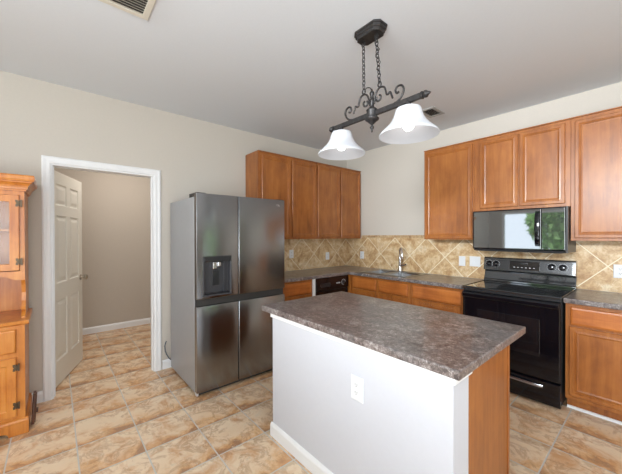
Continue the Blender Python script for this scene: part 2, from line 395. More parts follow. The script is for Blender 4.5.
# door casing and jamb
def casing():
    m = MB(); cw = .062
    prof = [(0, 0), (0, .010), (.010, .016), (.030, .014), (.050, .018), (cw, .012), (cw, 0)]   # (across from the opening, out)
    y0, y1, z1 = DY0+.006, DY1-.006, DZ-.006
    L = []
    for base_, dirn in (((y0, 0), (-1, 0)), ((y0, z1), (-1, 1)), ((y1, z1), (1, 1)), ((y1, 0), (1, 0))):
        L.append([(.0005+p[1], base_[0]+dirn[0]*p[0], base_[1]+dirn[1]*p[0]) for p in prof])
    m.loops(L)
    return m.build('trim_1', 'white', kind='structure')
casing()
m = MB(); m.box(-T-.005, .003, DY0-.001, DY0+.016, 0, DZ); m.box(-T-.005, .003, DY1-.016, DY1+.001, 0, DZ); m.box(-T-.005, .003, DY0+.016, DY1-.016, DZ-.016, DZ+.001)
m.box(-.07, -.035, DY0+.016, DY0+.027, 0, DZ-.016); m.box(-.07, -.035, DY1-.027, DY1-.016, 0, DZ-.016)
m.build('trim_2', 'white', kind='structure')

# six panel hall door, swung open into the hall
def hall_door():
    Wd, Hd, t = .765, 2.015, .035
    xs = [0, .105, .34, .425, .66, Wd]; zs = [0, .23, .80, .96, 1.60, 1.70, 1.90, Hd]
    m = MB()
    for s in (0, 1):
        for i in range(5):
            for j in range(7):
                x0, x1, z0, z1 = xs[i], xs[i+1], zs[j], zs[j+1]; Y = 0 if s == 0 else t
                sg = 1 if s == 0 else -1
                if i in (1, 3) and j in (1, 3, 5):
                    prof = [(0, 0), (.008, -.008), (.022, -.008), (.045, -.002), (.05, -.001)]
                    m.loops([[(x0+q, Y-sg*d, z0+q), (x1-q, Y-sg*d, z0+q), (x1-q, Y-sg*d, z1-q), (x0+q, Y-sg*d, z1-q)] for q, d in prof], False, True)
                else: m.quad([(x0, Y, z0), (x1, Y, z0), (x1, Y, z1), (x0, Y, z1)])
    for j in range(7):
        for X in (0, Wd): m.quad([(X, 0, zs[j]), (X, t, zs[j]), (X, t, zs[j+1]), (X, 0, zs[j+1])])
    for i in range(5):
        for Z in (0, Hd): m.quad([(xs[i], 0, Z), (xs[i+1], 0, Z), (xs[i+1], t, Z), (xs[i], t, Z)])
    d = m.build('door_1', 'door_white', kind='structure')
    # leaf runs from the hinge along (-cos, sin); its near face (local -y) looks to the kitchen
    ang = math.radians(160.2)
    d.location = (-T-.012, DY0+.006, .012); d.rotation_euler = (0, 0, ang)
    for s, y0 in ((-1, 0), (1, t)):
        k = MB(); k.lathe([(.001, 0), (.032, 0), (.032, .006), (.012, .010), (.011, .03), (.022, .036), (.029, .048), (.029, .058), (.020, .068), (.001, .070)], (Wd-.06, y0, .945), 'y', 20)
        if s < 0:
            for v in k.bm.verts: v.co.y = -(v.co.y)
        smooth_angle(k.build('door_knob', 'nickel', d))
    for z in (.22, 1.0, 1.80):
        k = MB(); k.lathe([(.006, 0), (.006, .09)], (-.004, t+.004, z-.045), 'z', 10); k.box(0, .001+.03, t, t+.002, z-.045, z+.045); k.build('hinge', 'nickel', d)
    return d
hd = hall_door()

# ------------------------------------------------------------ cabinets
DOOR = [(0, 0), (0, .015), (.004, .0195), (.030, .0195), (.0315, .0150), (.046, .0165), (.048, .010), (.058, .007), (.062, .007)]
DOORU = [(0, 0), (0, .015), (.004, .0195), (.026, .0195), (.0275, .0150), (.040, .0165), (.042, .010), (.053, .007), (.058, .007)]
DRAWER = [(0, 0), (0, .012), (.006, .017), (.016, .0195), (.020, .0195)]
def cab_door(x0, x1, z0, z1, y, parent, prof=DOORU, mat='cab', name='door'):
    return MB().panel(x0, x1, z0, z1, y, prof).build(name, mat, parent)
def face_frame(m, x0, x1, z0, z1, y, opens, t=.019):
    # opens: list of (xa, xb, za, zb); simple full plate behind the doors
    m.box(x0, x1, y, y+t, z0, z1)
def upper(name, label, x0, x1, z0, z1, doors, loc, rz, dz0=.028, group='upper cabinets', crown=True, dz1=.03):
    r = root(name, label, 'wall cabinet', loc, rz, group)
    x0 += .0008; x1 -= .0008
    m = MB(); m.box(x0, x1, -.30, -.002, z0, z1-.0); m.build('carcass', 'cab', r)
    fm = MB(); fm.box(x0, x1, -.3045, -.3005, z0, z1); fm.build('face_frame', 'cab', r, .0008, 1)
    if crown:
        cm = MB(); cm.box(x0, x1, -.318, -.002, z1+.0005, z1+.010); cm.build('top_rail', 'cab', r, .002)
    for a, b in doors: cab_door(a, b, z0+dz0, z1-dz1, -.305, r)
    return r
UT = 2.432
# left wall: local x = world y
upper('wall_cabinet', 'left one of the two tall maple wall cabinets on the left wall, beside the refrigerator', -1.887, -.944, 1.37, UT, [(-1.838, -1.404), (-1.378, -.962)], (0, 0, 0), A90)
upper('wall_cabinet', 'tall two door maple wall cabinet filling the corner, its right edge meeting the range wall', -.944, -.002, 1.37, UT, [(-.932, -.489), (-.462, -.022)], (0, 0, 0), A90)
upper('wall_cabinet', 'single door maple wall cabinet left of the microwave', 1.561, 2.135, 1.37, UT, [(1.576, 2.120)], (0, 0, 0), 0, dz0=.012)
upper('wall_cabinet', 'short two door maple wall cabinet directly above the microwave', 2.135, 2.930, 1.672, UT, [(2.197, 2.540), (2.553, 2.893)], (0, 0, 0), 0)
upper('wall_cabinet', 'wide maple wall cabinet right of the microwave, cut by the right photo edge', 2.930, 3.62, 1.37, UT, [(2.958, 3.59)], (0, 0, 0), 0, dz0=.024)

def base_cab(label, x0, x1, loc, rz, drawers, doors, yf=-.590, toe=True, end_l=False, end_r=False, name='base_cabinet'):
    r = root('base_cabinet' if name != 'sink_cabinet' else name, label, 'base cabinet', loc, rz, 'base cabinets')
    x0 += .0008; x1 -= .0008
    if name == 'sink_cabinet':
        m = MB(); m.box(x0, x1, yf+.005, -.004, .10, .12); m.box(x0, x0+.018, yf+.005, -.004, .12, .8745); m.box(x1-.018, x1, yf+.005, -.004, .12, .8745); m.box(x0+.018, x1-.018, -.022, -.004, .12, .8745); m.build('carcass', 'cab', r)
    else: MB().box(x0, x1, yf+.005, -.004, .10, .8745).build('carcass', 'cab', r)
    MB().box(x0, x1, yf, yf+.0045, .10, .8745).build('face_frame', 'cab', r, .0008, 1)
    MB().box(x0, x1, yf+.075, yf+.094, .001, .0995).build('toe_kick', 'cab', r)
    for a, b in drawers: MB().panel(a, b, .705, .845, yf-.0005, DRAWER).build('drawer_front', 'cabh', r)
    for a, b in doors: cab_door(a, b, .135, .690, yf-.0005, r, DOOR)
    return r
# left wall run (local x = world y)
base_cab('maple base cabinet between the refrigerator and the dishwasher', -1.86, -1.275, (0, 0, 0), A90, [(-1.835, -1.305)], [(-1.835, -1.305)])
m = root('corner_base_cabinet', 'blind corner maple base cabinet under the worktop between dishwasher and sink cabinet', 'base cabinet', (0, 0, 0), 0, 'base cabinets')
MB().box(.002, .585, -.615, -.002, .10, .8745).build('carcass', 'cab', m)
MB().box(.586, .640, -.615, -.590, .10, .8745).build('filler', 'cab', m)
base_cab('two door maple sink cabinet under the double sink', .641, 1.547, (0, 0, 0), 0, [(.672, 1.058), (1.101, 1.515)], [(.672, 1.058), (1.101, 1.515)], name='sink_cabinet')
base_cab('maple drawer base cabinet between the sink cabinet and the range', 1.547, 2.150, (0, 0, 0), 0, [(1.580, 2.125)], [(1.580, 2.125)])
base_cab('maple base cabinet right of the range, cut by the right photo edge', 2.942, 3.62, (0, 0, 0), 0, [(2.974, 3.588)], [(2.968, 3.588)])
xm = MB(); xm.prism([(-.5165, .001), (-.499, .001), (-.501, .010), (-.507, .018), (-.5165, .020)], 2.944, 3.62, 'x')
for v in xm.bm.verts: v.co.y = -1.0325 - v.co.y     # shoe stands out into the room
xm.build('trim_3', 'white', kind='structure')

# ------------------------------------------------------------ worktops
CT0, CT1 = .876, .915
m = MB(); xs = [.0035, .640, .775, 1.075, 1.105, 1.455, 2.152]; ys = [-1.866, -.640, -.545, -.135, -.0035]
def hole(i, j):
    if j == 0 and i >= 1: return True
    return j == 2 and i in (2, 4)
m.slab(xs, ys, hole, CT0, CT1)
tag(m.build('worktop', 'lam', None, .006, 3), 'L-shaped grey brown speckled laminate worktop running along both walls around the sink', 'countertop')
m = MB(); m.slab([2.936, 3.64], [-.640, -.0035], lambda i, j: False, CT0, CT1)
tag(m.build('worktop', 'lam', None, .006, 3), 'short grey brown speckled worktop right of the range', 'countertop')

# ------------------------------------------------------------ backsplash
m = MB(); m.box(.0028, 2.14, -.0025, -.0005, .916, 1.3695); m.box(2.14, 2.93, -.0025, -.0005, .878, 1.67); m.box(2.93, 3.62, -.0025, -.0005, .916, 1.3695); m.box(.324, 1.560, -.0025, -.0005, 1.3695, 1.385)
b = m.build('tile_backsplash', 'splashB'); tag(b, 'tan stone look diamond tile backsplash on the range wall behind the sink', 'backsplash')
MB().box(.324, 1.560, -.009, -.0005, 1.386, 1.420).build('border_row', 'border', b, .002)
m = MB(); m.box(.0005, .0025, -1.88, -.0028, .916, 1.3695)
tag(m.build('tile_backsplash', 'splashA'), 'tan stone look diamond tile backsplash on the left wall above the dishwasher', 'backsplash')

# ------------------------------------------------------------ outlets
def plate(name, label, cat, x, z, loc, rz, w=.075, h=.118, style='outlet', group='wall plates'):
    r = root(name, label, cat, loc, rz, group)
    MB().panel(x-w/2, x+w/2, z-h/2, z+h/2, 0, [(0, 0), (0, .003), (.003, .006), (.006, .0065)]).build('cover_plate', 'plastic_white', r)
    if style == 'outlet':
        for dz in (.02, -.02):
            o = MB(); pts = [(p[0], p[1]) for p in arc(x, z+dz, .0165, 0, 360, 20)[:-1]]; pts = [(px, max(z+dz-.0125, min(z+dz+.0125, pz))) for px, pz in pts]
            o.prism(pts, -.0066, -.0085, 'y'); q = o.build('receptacle', 'plastic_white', r)
            s = MB(); s.box(x-.0075, x-.005, -.0088, -.0086, z+dz-.001, z+dz+.007); s.box(x+.005, x+.0075, -.0088, -.0086, z+dz-.001, z+dz+.007); s.lathe([(.0025, -.0088), (.0025, -.0086)], (x, 0, z+dz-.007), 'y', 10)
            s.build('slots', 'slot', q)
    else:
        n = 1 if w < .09 else 2
        for k in range(n):
            cx = x+(k-(n-1)/2)*.046
            MB().panel(cx-.0165, cx+.0165, z-.033, z+.033, -.0066, [(0, 0), (0, .002), (.002, .0035)]).build('rocker', 'plastic_white', r)
    return r
plate('wall_outlet', 'white wall outlet on the tile backsplash nearest the refrigerator', 'outlet', -1.162, 1.154, (.003, 0, 0), A90, style='outlet')
plate('wall_outlet', 'white wall outlet on the left wall tiles above the dishwasher, near the corner', 'outlet', -.45, 1.094, (.003, 0, 0), A90, style='outlet')
plate('wall_outlet', 'white wall outlet on the range wall tiles just left of the sink', 'outlet', .335, 1.105, (0, -.003, 0), 0)
plate('light_switch', 'narrow single white switch plate on the tiles, left of the double plate', 'light switch', 1.884, 1.108, (0, -.003, 0), 0, style='sw')
plate('light_switch', 'wide double white switch plate on the tiles beside the range backguard', 'light switch', 2.030, 1.112, (0, -.003, 0), 0, w=.118, style='sw')
plate('wall_outlet', 'white outlet on the tiles right of the range above the short worktop', 'outlet', 3.215, 1.102, (0, -.003, 0), 0, w=.085)
plate('wall_outlet', 'white outlet on the white side of the kitchen island', 'outlet', 2.438, .637, (0, -2.566, 0), 0, w=.080, h=.125)

# ------------------------------------------------------------ sink and faucet
sk = root('kitchen_sink', 'stainless steel double bowl sink set in the worktop under the faucet', 'sink', (0, 0, 0))
m = MB(); xs = [.745, .785, 1.065, 1.115, 1.445, 1.485]; ys = [-.565, -.535, -.145, -.065]
m.slab(xs, ys, lambda i, j: j == 1 and i in (1, 3), CT1+.0006, CT1+.006)
m.build('rim', 'sink', sk, .002)
for a, b in ((.785, 1.065), (1.115, 1.445)):
    m = MB(); L = []
    for q, z in ((0, .9205), (.004, .905), (.008, .80), (.02, .755), (.045, .745), (.1, .742)):
        L.append([(a+q, -.535+q, z), (b-q, -.535+q, z), (b-q, -.145-q, z), (a+q, -.145-q, z)])
    m.loops(L, False, True); o = m.build('bowl', 'sink', sk); smooth_angle(o, 50)
    MB().lathe([(.001, .7425), (.04, .7425), (.042, .745), (.03, .7435), (.001, .7435)], ((a+b)/2, -.34, 0), 'z', 20).build('drain', 'chrome', sk)
fx, fy = 1.09, -.10
fc = root('kitchen_faucet', 'chrome single lever kitchen faucet behind the sink', 'faucet', (fx, fy, CT1+.0065), .85)
smooth_angle(MB().lathe([(.001, 0), (.034, 0), (.034, .006), (.026, .014), (.024, .05), (.022, .06), (.019, .062), (.019, .20), (.001, .205)], seg=20).build('body', 'chrome', fc))
pts = [(0, 0, .19)]+[(0, -.075+.075*math.cos(a), .235+.085*math.sin(a)) for a in [PI*k/10 for k in range(0, 10)]]
pts = [(0, 0, .195), (0, 0, .27), (0, -.006, .295), (0, -.022, .315), (0, -.045, .322), (0, -.072, .312), (0, -.092, .288), (0, -.10, .25)]
smooth_angle(MB().tube(pts, .0135, 12).build('spout', 'chrome', fc))
smooth_angle(MB().lathe([(.001, .175), (.016, .176), (.0185, .185), (.016, .235), (.0145, .252), (.001, .253)], (0, -.101, 0), seg=16).build('spray_head', 'chrome', fc))
lv = MB(); lv.tube([(.010, -.010, .085), (.03, -.035, .088), (.045, -.055, .095), (.065, -.08, .106)], [.016, .013, .011, .010], 10)
smooth_angle(lv.build('lever', 'chrome', fc))

# ------------------------------------------------------------ dishwasher (left wall frame: local x = world y)
dw = root('dishwasher', 'black dishwasher with a white side strip under the worktop beside the corner', 'dishwasher', (0, 0, 0), A90)
MB().box(-1.232, -.642, -.585, -.01, .10, .872).build('tub', 'blackmatte', dw)
MB().box(-1.272, -1.236, -.606, -.02, .02, .872).build('side_strip', 'white', dw)
MB().box(-1.232, -.642, -.612, -.587, .11, .700).build('door', 'black', dw, .004)
cp = MB(); cp.prism([(-.587, .708), (-.618, .708), (-.622, .716), (-.614, .868), (-.587, .870)], -1.232, -.642, 'x'); cp = cp.build('control_panel', 'black', dw, .002)
MB().prism([(-1.17, .775), (-1.155, .80), (-.99, .80), (-.975, .775), (-.99, .748), (-1.155, .748)], -.6195, -.625, 'y').build('latch_handle', 'blackmatte', dw, .002)
for k, x in enumerate((-.87, -.845, -.82)): MB().box(x, x+.016, -.6185, -.6215, .775, .79).build('button', 'marking', cp)
k = MB(); k.lathe([(.001, -.640), (.014, -.640), (.017, -.622), (.028, -.620), (.028, -.617), (.001, -.617)], (-.735, 0, .785), 'y', 20); k.build('dial', 'blackmatte', dw)
k = MB(); k.tube([(-.735+.037*math.cos(math.radians(a)), -.6192, .785+.037*math.sin(math.radians(a))) for a in range(0, 300, 20)], .0022, 6)
k.build('dial_marks', 'marking', cp)
MB().box(-1.232, -.642, -.55, -.53, .005, .099).build('toe_panel', 'blackmatte', dw)

# ------------------------------------------------------------ refrigerator (left wall frame)
fr = root('refrigerator', 'stainless steel four door refrigerator with dispenser beside the doorway', 'refrigerator', (0, 0, 0), A90)
FX0, FX1, FF = -2.805, -1.872, -.838
MB().box(FX0+.002, FX1-.002, -.765, -.06, .03, 1.765).build('cabinet', 'sidegrey', fr, .003)
m = MB(); m.box(FX0+.012, FX1-.012, -.779, -.766, .06, 1.755); m.box(FX0+.02, FX1-.02, -.80, -.70, .012, .06); m.build('gasket', 'gasket', fr)
def conv_door(x0, x1, z0, z1, hole=None):
    # convex front, back plane at -.780; optional rectangular recess
    bul = .007; xm = (x0+x1)/2; hw = (x1-x0)/2; rr = .008
    def yf(x): return FF+bul*((x-xm)/hw)**2
    xs = sorted(set([x0, x0+.003, x0+rr]+[x0+rr+(x1-x0-2*rr)*k/8 for k in range(1, 8)]+[x1-rr, x1-.003, x1]+([hole[0], hole[1]] if hole else [])))
    zs = [z0, z0+.004, z1-.004, z1] if not hole else [z0, z0+.004, hole[2], hole[3], z1-.004, z1]
    m = MB(); g = {}
    def off(x, z):
        e = min(x-x0, x1-x); ez = min(z-z0, z1-z); o = 0
        o += .0022 if e < 1e-6 else 0; o += .002 if ez < 1e-6 else 0
        return o
    for i, x in enumerate(xs):
        for j, z in enumerate(zs): g[i, j] = m.bm.verts.new((x, yf(x)+off(x, z), z))
    bd = {}
    for i in range(len(xs)-1):
        for j in range(len(zs)-1):
            if hole and xs[i] >= hole[0]-1e-6 and xs[i+1] <= hole[1]+1e-6 and zs[j] >= hole[2]-1e-6 and zs[j+1] <= hole[3]+1e-6: continue
            m.bm.faces.new((g[i, j], g[i+1, j], g[i+1, j+1], g[i, j+1]))
    # sides and back
    for j in range(len(zs)-1):
        for i in (0, len(xs)-1):
            a, b = g[i, j].co, g[i, j+1].co; m.quad([a, b, (b.x, -.780, b.z), (a.x, -.780, a.z)])
    for i in range(len(xs)-1):
        for j in (0, len(zs)-1):
            a, b = g[i, j].co, g[i+1, j].co; m.quad([a, b, (b.x, -.780, b.z), (a.x, -.780, a.z)])
    m.quad([(x0, -.780, z0), (x1, -.780, z0), (x1, -.780, z1), (x0, -.780, z1)])
    return m
SPL = -2.4085
dl = conv_door(FX0, SPL-.0045, .862, 1.792, (-2.752, -2.482, .878, 1.236)); dl = smooth_angle(dl.build('door', 'steel', fr), 30)
dr = smooth_angle(conv_door(SPL+.0045, FX1, .862, 1.792).build('door', 'steel', fr), 30)
smooth_angle(conv_door(FX0, SPL-.0045, .045, .795).build('lower_door', 'steel', fr), 30)
smooth_angle(conv_door(SPL+.0045, FX1, .045, .795).build('lower_door', 'steel', fr), 30)
MB().box(FX0+.004, FX1-.004, -.805, -.781, .797, .860).build('handle_recess', 'gasket', fr)
# dispenser
ds = MB(); x0, x1, z0, z1 = -2.7515, -2.4825, .8785, 1.2355
prof = [(0, .0), (.0, .003), (.006, .004), (.012, .002), (.014, -.045)]
ds.loops([[(x0+q, -.834-d, z0+q), (x1-q, -.834-d, z0+q), (x1-q, -.834-d, z1-q), (x0+q, -.834-d, z1-q)] for q, d in prof], False, True)
d0 = ds.build('dispenser', 'grey_plastic', dl)
MB().box(-2.745, -2.489, -.842, -.80, 1.185, 1.232).build('dispenser_panel', 'blackmatte', dl, .004)
pd = MB(); pd.box(-2.655, -2.612, -.822, -.795, 1.115, 1.184); pd.box(-2.605, -2.57, -.818, -.795, 1.135, 1.184); pd.build('dispenser_nozzle', 'chrome', dl, .008, 3)
MB().box(-2.652, -2.585, -.800, -.790, .965, 1.10).build('dispenser_paddle', 'blackmatte', dl, .004)
MB().box(-2.735, -2.50, -.822, -.79, .894, .902).build('drip_tray', 'blackmatte', dl, .002)
MB().box(-2.552, -2.546, -.822, -.80, .905, 1.18).build('dispenser_rail', 'grey_plastic', dl, .002)
# badge: small swoosh ring with letter bar at the top right
bd = MB(); bd.tube([(-1.965+.018*math.cos(a), -.8345, 1.737+.006*math.sin(a)) for a in [2*PI*k/16*0.7+.6 for k in range(16)]], .0012, 6)
bd.box(-1.962, -1.935, -.8355, -.8335, 1.727, 1.731); bd.tube([(-1.953, -.835, 1.740), (-1.951, -.835, 1.733)], .002, 6); bd.build('badge', 'marking', dr)
hg = MB(); hg.box(FX0+.003, FX0+.09, -.815, -.64, 1.7655, 1.800); hg.build('hinge_cover', 'gasket', fr, .004)
hg = MB(); hg.box(FX1-.09, FX1-.003, -.815, -.64, 1.7655, 1.800); hg.build('hinge_cover', 'gasket', fr, .004)
ft = MB(); ft.box(FX0+.004, FX0+.02, -.81, -.775, .012, .044); ft.build('front_foot', 'marking', fr)
for x in (FX0+.06, FX1-.06):
    for y in (-.72, -.12): MB().lathe([(.02, .001), (.02, .03)], (x, y, 0), 'z', 12).build('roller', 'gasket', fr)
smooth_angle(MB().tube([(-2.842, -.035, .30), (-2.848, -.030, .285), (-2.856, -.028, .25), (-2.852, -.03, .20), (-2.84, -.04, .16), (-2.822, -.055, .12), (-2.80, -.055, .10)], .006, 8).build('power_cord', 'cord', fr))

# ------------------------------------------------------------ range
rg = root('electric_range', 'black electric range with glass cooktop between the worktops', 'stove', (0, 0, 0))
RX0, RX1 = 2.157, 2.928
MB().box(RX0+.002, RX1-.002, -.620, -.03, .035, .885).build('body', 'blackmatte', rg)
ck = MB().box(RX0, RX1, -.648, -.085, .893, .917).build('cooktop', 'enamel', rg, .005, 3)
rim = MB(); rim.slab([RX0-.001, RX0+.012, RX1-.012, RX1+.001], [-.652, -.636, -.095, -.084], lambda i, j: i == 1 and j == 1, .9175, .9215); rim.build('cooktop_rim', 'black', ck, .0015)
def ring(cx, cy, r):
    m = MB(); m.lathe([(r-.003, .9174), (r, .9174), (r, .9178), (r-.003, .9178), (r-.003, .9174)], (cx, cy, 0), 'z', 40, False); m.build('burner_ring', 'panelgrey', ck)
for cx, cy, r in ((2.34, -.49, .11), (2.34, -.22, .08), (2.74, -.49, .08), (2.74, -.22, .11)): ring(cx, cy, r)
dpr = MB().panel(RX0+.004, RX1-.004, .218, .872, -.6215, [(0, 0), (0, .03), (.004, .036), (.010, .038)])
od = dpr.build('oven_door', 'black', rg)
wn = MB().panel(2.295, 2.787, .40, .712, -.6598, [(0, 0), (0, .001), (.002, .0015)]).build('oven_window', 'blackglass', od)
for z in (.50, .60): MB().box(2.31, 2.775, -.6618, -.6614, z, z+.004).build('rack_line', 'panelgrey', wn)
MB().box(RX0+.006, RX1-.006, -.640, -.6215, .874, .891).build('vent_strip', 'panelgrey', rg, .003)
hm = MB(); hm.prism([(-.660, .812), (-.676, .814), (-.688, .828), (-.687, .856), (-.676, .868), (-.660, .870)], RX0+.012, RX1-.012, 'x'); hm.build('door_handle', 'black', od, .003, 3)
dd = MB().panel(RX0+.004, RX1-.004, .016, .208, -.6215, [(0, 0), (0, .03), (.004, .036), (.010, .038)]).build('storage_drawer', 'black', rg)
hp = []
for k in range(13):
    t = k/12; hp.append((2.27+.54*t, -.664-.020*math.sin(PI*t)**.6, .165-.004*math.cos(2*PI*t)))
h = MB(); h.loops([[(p[0], p[1]+.006, p[2]-.004), (p[0], p[1]-.006, p[2]-.010), (p[0], p[1]-.009, p[2]+.002), (p[0], p[1]-.004, p[2]+.012), (p[0], p[1]+.006, p[2]+.010)] for p in hp])
smooth_angle(h.build('drawer_handle', plain('gloss_dark_metal', (.45, .45, .47, 1), .15, metal=.9), dd), 50)
for x in (RX0+.05, RX1-.05):
    for y in (-.58, -.08): MB().lathe([(.016, .001), (.016, .034)], (x, y, 0), 'z', 12).build('foot', 'nickel', rg)
# backguard, sloped panel
bgm = MB(); bgm.prism([(-.008, .90), (-.083, .90), (-.083, .935), (-.074, .945), (-.048, 1.022), (-.060, 1.034), (-.092, 1.040), (-.074, 1.165), (-.066, 1.176), (-.010, 1.180)], RX0-.004, RX1+.006, 'x')
bgd = bgm.build('backguard', 'enamel', rg, .003, 3)
def slope(z, off=0): return -.092+(z-1.040)*(.018/.125)-off
pn = MB(); pn.loops([[(a, slope(1.050, o), 1.050), (b_, slope(1.050, o), 1.050), (b_, slope(1.157, o), 1.157), (a, slope(1.157, o), 1.157)] for a, b_, o in ((RX0+.02, RX1-.018, .0005), (RX0+.02, RX1-.018, .003))])
pn = pn.build('control_panel', 'panelgrey', bgd)
cd = MB(); cd.loops([[(a, slope(1.060, o), 1.060), (b_, slope(1.060, o), 1.060), (b_, slope(1.150, o), 1.150), (a, slope(1.150, o), 1.150)] for a, b_, o in ((2.405, 2.665, .0032), (2.405, 2.665, .0045))])
cd = cd.build('clock_panel', 'blackglass', bgd)
for k in range(6): MB().box(2.44+k*.034, 2.454+k*.034, slope(1.085, .0056), slope(1.085, .0047), 1.082, 1.088).build('touch_key', 'marking', cd)
MB().box(2.50, 2.56, slope(1.125, .0056), slope(1.125, .0047), 1.118, 1.134).build('display', 'panelgrey', cd)
for x in (2.208, 2.275, 2.757, 2.842):
    kb = MB(); zc = 1.108; kb.lathe([(.001, -.035), (.017, -.034), (.021, -.030), (.023, -.006), (.030, -.004), (.030, 0), (.001, 0)], (0, 0, 0), 'y', 20)
    kb.box(-.005, .005, -.042, -.03, -.019, .019)
    o = kb.build('knob', 'black', bgd, .001); o.location = (x, slope(zc, .0032), zc); o.rotation_euler = (-.14, 0, 0)
    t = MB(); arcp = [(.037*math.cos(math.radians(a)), -.0012, .037*math.sin(math.radians(a))) for a in range(-40, 221, 20)]; t.tube(arcp, .0007, 5)
    t = t.build('knob_marks', 'marking', bgd); t.location = (x, slope(zc, .0032), zc); t.rotation_euler = (-.14, 0, 0)

# ------------------------------------------------------------ microwave
mw = root('microwave', 'black over the range microwave with mirror glass door below the short cabinet', 'microwave', (0, 0, 0))
MX0, MX1 = 2.158, 2.926
MB().box(MX0+.002, MX1-.002, -.375, -.004, 1.262, 1.668).build('body', 'blackmatte', mw, .002)
dm = MB().panel(MX0, MX1-.012, 1.278, 1.667, -.3755, [(0, 0), (0, .020), (.004, .025), (.006, .0255)]).build('front_frame', 'black', mw)
MB().box(MX1-.0115, MX1, -.3955, -.3755, 1.262, 1.667).build('front_edge', 'blackmatte', mw)
dg = MB().panel(MX0+.012, 2.738, 1.292, 1.655, -.4012, [(0, 0), (0, .0015), (.002, .0025)]).build('door', 'mwglass', mw)
MB().panel(2.745, MX1-.020, 1.292, 1.655, -.4012, [(0, 0), (0, .0015), (.002, .0025)]).build('control_panel', 'mwglass', mw)
hh = MB(); L = []
for k in range(11):
    t = k/10; z = 1.318+.318*t; o = .012+.030*math.sin(PI*t)**.5
    L.append([(2.698, -.404-o+.010, z), (2.700, -.404-o, z), (2.717, -.404-o-.003, z), (2.733, -.404-o, z), (2.735, -.404-o+.010, z), (2.717, -.404-o+.014, z)])
hh.loops(L); hh.box(2.703, 2.730, -.43, -.4037, 1.32, 1.335); hh.box(2.703, 2.730, -.43, -.4037, 1.62, 1.635)
smooth_angle(hh.build('handle', 'black', dg), 50)
gr = MB()
for k in range(5): gr.box(MX0+.03, MX1-.04, -.392+k*.02, -.384+k*.02, 1.258, 1.2615)
gr.build('bottom_grille', 'blackmatte', mw)
MB().prism([(-.3755, 1.262), (-.394, 1.266), (-.396, 1.277), (-.3755, 1.277)], MX0+.03, MX1-.012, 'x').build('bottom_lip', 'blackmatte', mw)

# ------------------------------------------------------------ kitchen island
IS = root('kitchen_island', 'kitchen island with white painted half wall and maple end panel', 'island', (0, 0, 0))
MB().box(1.655, 2.925, -2.565, -2.425, .0005, .8755).build('half_wall', 'island_white', IS)
cm = MB(); cm.slab([1.643, 1.6548, 2.9252, 2.937], [-2.577, -2.5652, -2.413], lambda i, j: i == 1 and j == 1, .842, .8752)
cm.build('top_trim', 'white', IS, .003)
bb = MB(); e = [(0, .001), (.014, .001), (.014, .07), (.010, .082), (.004, .092), (0, .094)]
bb.prism([(-2.5652-p[0], p[1]) for p in e], 1.641, 2.925, 'x'); bb.prism([(1.6548-p[0], p[1]) for p in e], -2.565, -2.425, 'y'); bb.prism([(2.9252+p[0], p[1]) for p in e], -2.579, -2.425, 'y')
# join the two runs at the corner
bb.build('baseboard', 'white', IS)
MB().box(1.66, 2.918, -2.4245, -1.935, .10, .8755).build('cabinet', 'cab', IS)
MB().box(2.9185, 2.926, -2.4245, -1.922, .001, .8755).build('end_panel', 'cab', IS)
MB().box(2.9265, 2.931, -1.945, -1.922, .001, .8755).build('end_stile', 'cab', IS, .001)
MB().box(1.66, 2.918, -2.35, -2.0, .001, .099).build('toe_kick', 'cab', IS)
for a, b in ((1.68, 2.08), (2.10, 2.49), (2.51, 2.90)):
    for nm, prof, z0, z1, mt in (('drawer_front', DRAWER, .705, .845, 'cabh'), ('door', DOOR, .135, .69, 'cab')):
        m = MB(); m.loops([[(a+i, -1.9345+d, z0+i), (b-i, -1.9345+d, z0+i), (b-i, -1.9345+d, z1-i), (a+i, -1.9345+d, z1-i)] for i, d in prof]); m.build(nm, mt, IS)
m = MB(); m.slab([1.562, 2.963], [-2.600, -1.762], lambda i, j: False, CT0, CT1)
tag(m.build('island_worktop', 'lam', None, .006, 3), 'large rectangular grey brown speckled worktop lying on the island', 'countertop')

# ------------------------------------------------------------ hutch (left wall frame: local x = world y)
hu = root('china_hutch', 'orange pine hutch with glass door, cut by the left photo edge', 'hutch', (0, -3.905, 0), A90)
Wh = 1.0; D = .455
MB().box(-Wh, 0, -D, -.016, .10, .780).build('base_case', 'hutch', hu, .002)
pl = MB(); pts = [(-Wh-.018, .002)]+[(-Wh+.12, .002)]+[(-Wh+.16, .03), (-Wh+.20, .045), (-.20, .045), (-.165, .032), (-.155, .010), (-.13, .002), (.018, .002), (.018, .085), (-Wh-.018, .085)]
pts = [(-Wh-.018, .002), (-Wh+.085, .002)]+[(-Wh+.085+.03-.03*math.cos(a), .002+.032*math.sin(a)) for a in (.5, 1.0, 1.57)]+[(-Wh+.16, .048), (-.16, .048), (-.115, .034)]+[(-.115+.03*math.sin(a), .002+.032*math.cos(a)) for a in (.57, 1.07)]+[(-.085, .002), (.018, .002), (.018, .085), (-Wh-.018, .085)]
pl.prism(pts, -D-.022, -D-.001, 'y'); pl.box(.0005, .018, -D-.001, -.016, .002, .085); pl.box(-Wh-.018, -Wh-.0005, -D-.001, -.016, .002, .085)
pl.build('plinth', 'hutch', hu)
pm = MB(); pm.prism([(-D-.020, .0855), (-D-.020, .093), (-D-.014, .104), (-D-.004, .112), (-D-.001, .112), (-D-.001, .0855)], -Wh-.016, .016, 'x'); pm.box(.0005, .014, -D, -.016, .0855, .108)
pm.build('plinth_moulding', 'hutch', hu)
tp = MB(); tp.prism([(-.016, .781), (-D-.004, .781), (-D-.014, .788), (-D-.026, .792), (-D-.028, .806), (-D-.022, .814), (-.016, .816)], -Wh-.022, .022, 'x'); tp.build('counter', 'hutch', hu)
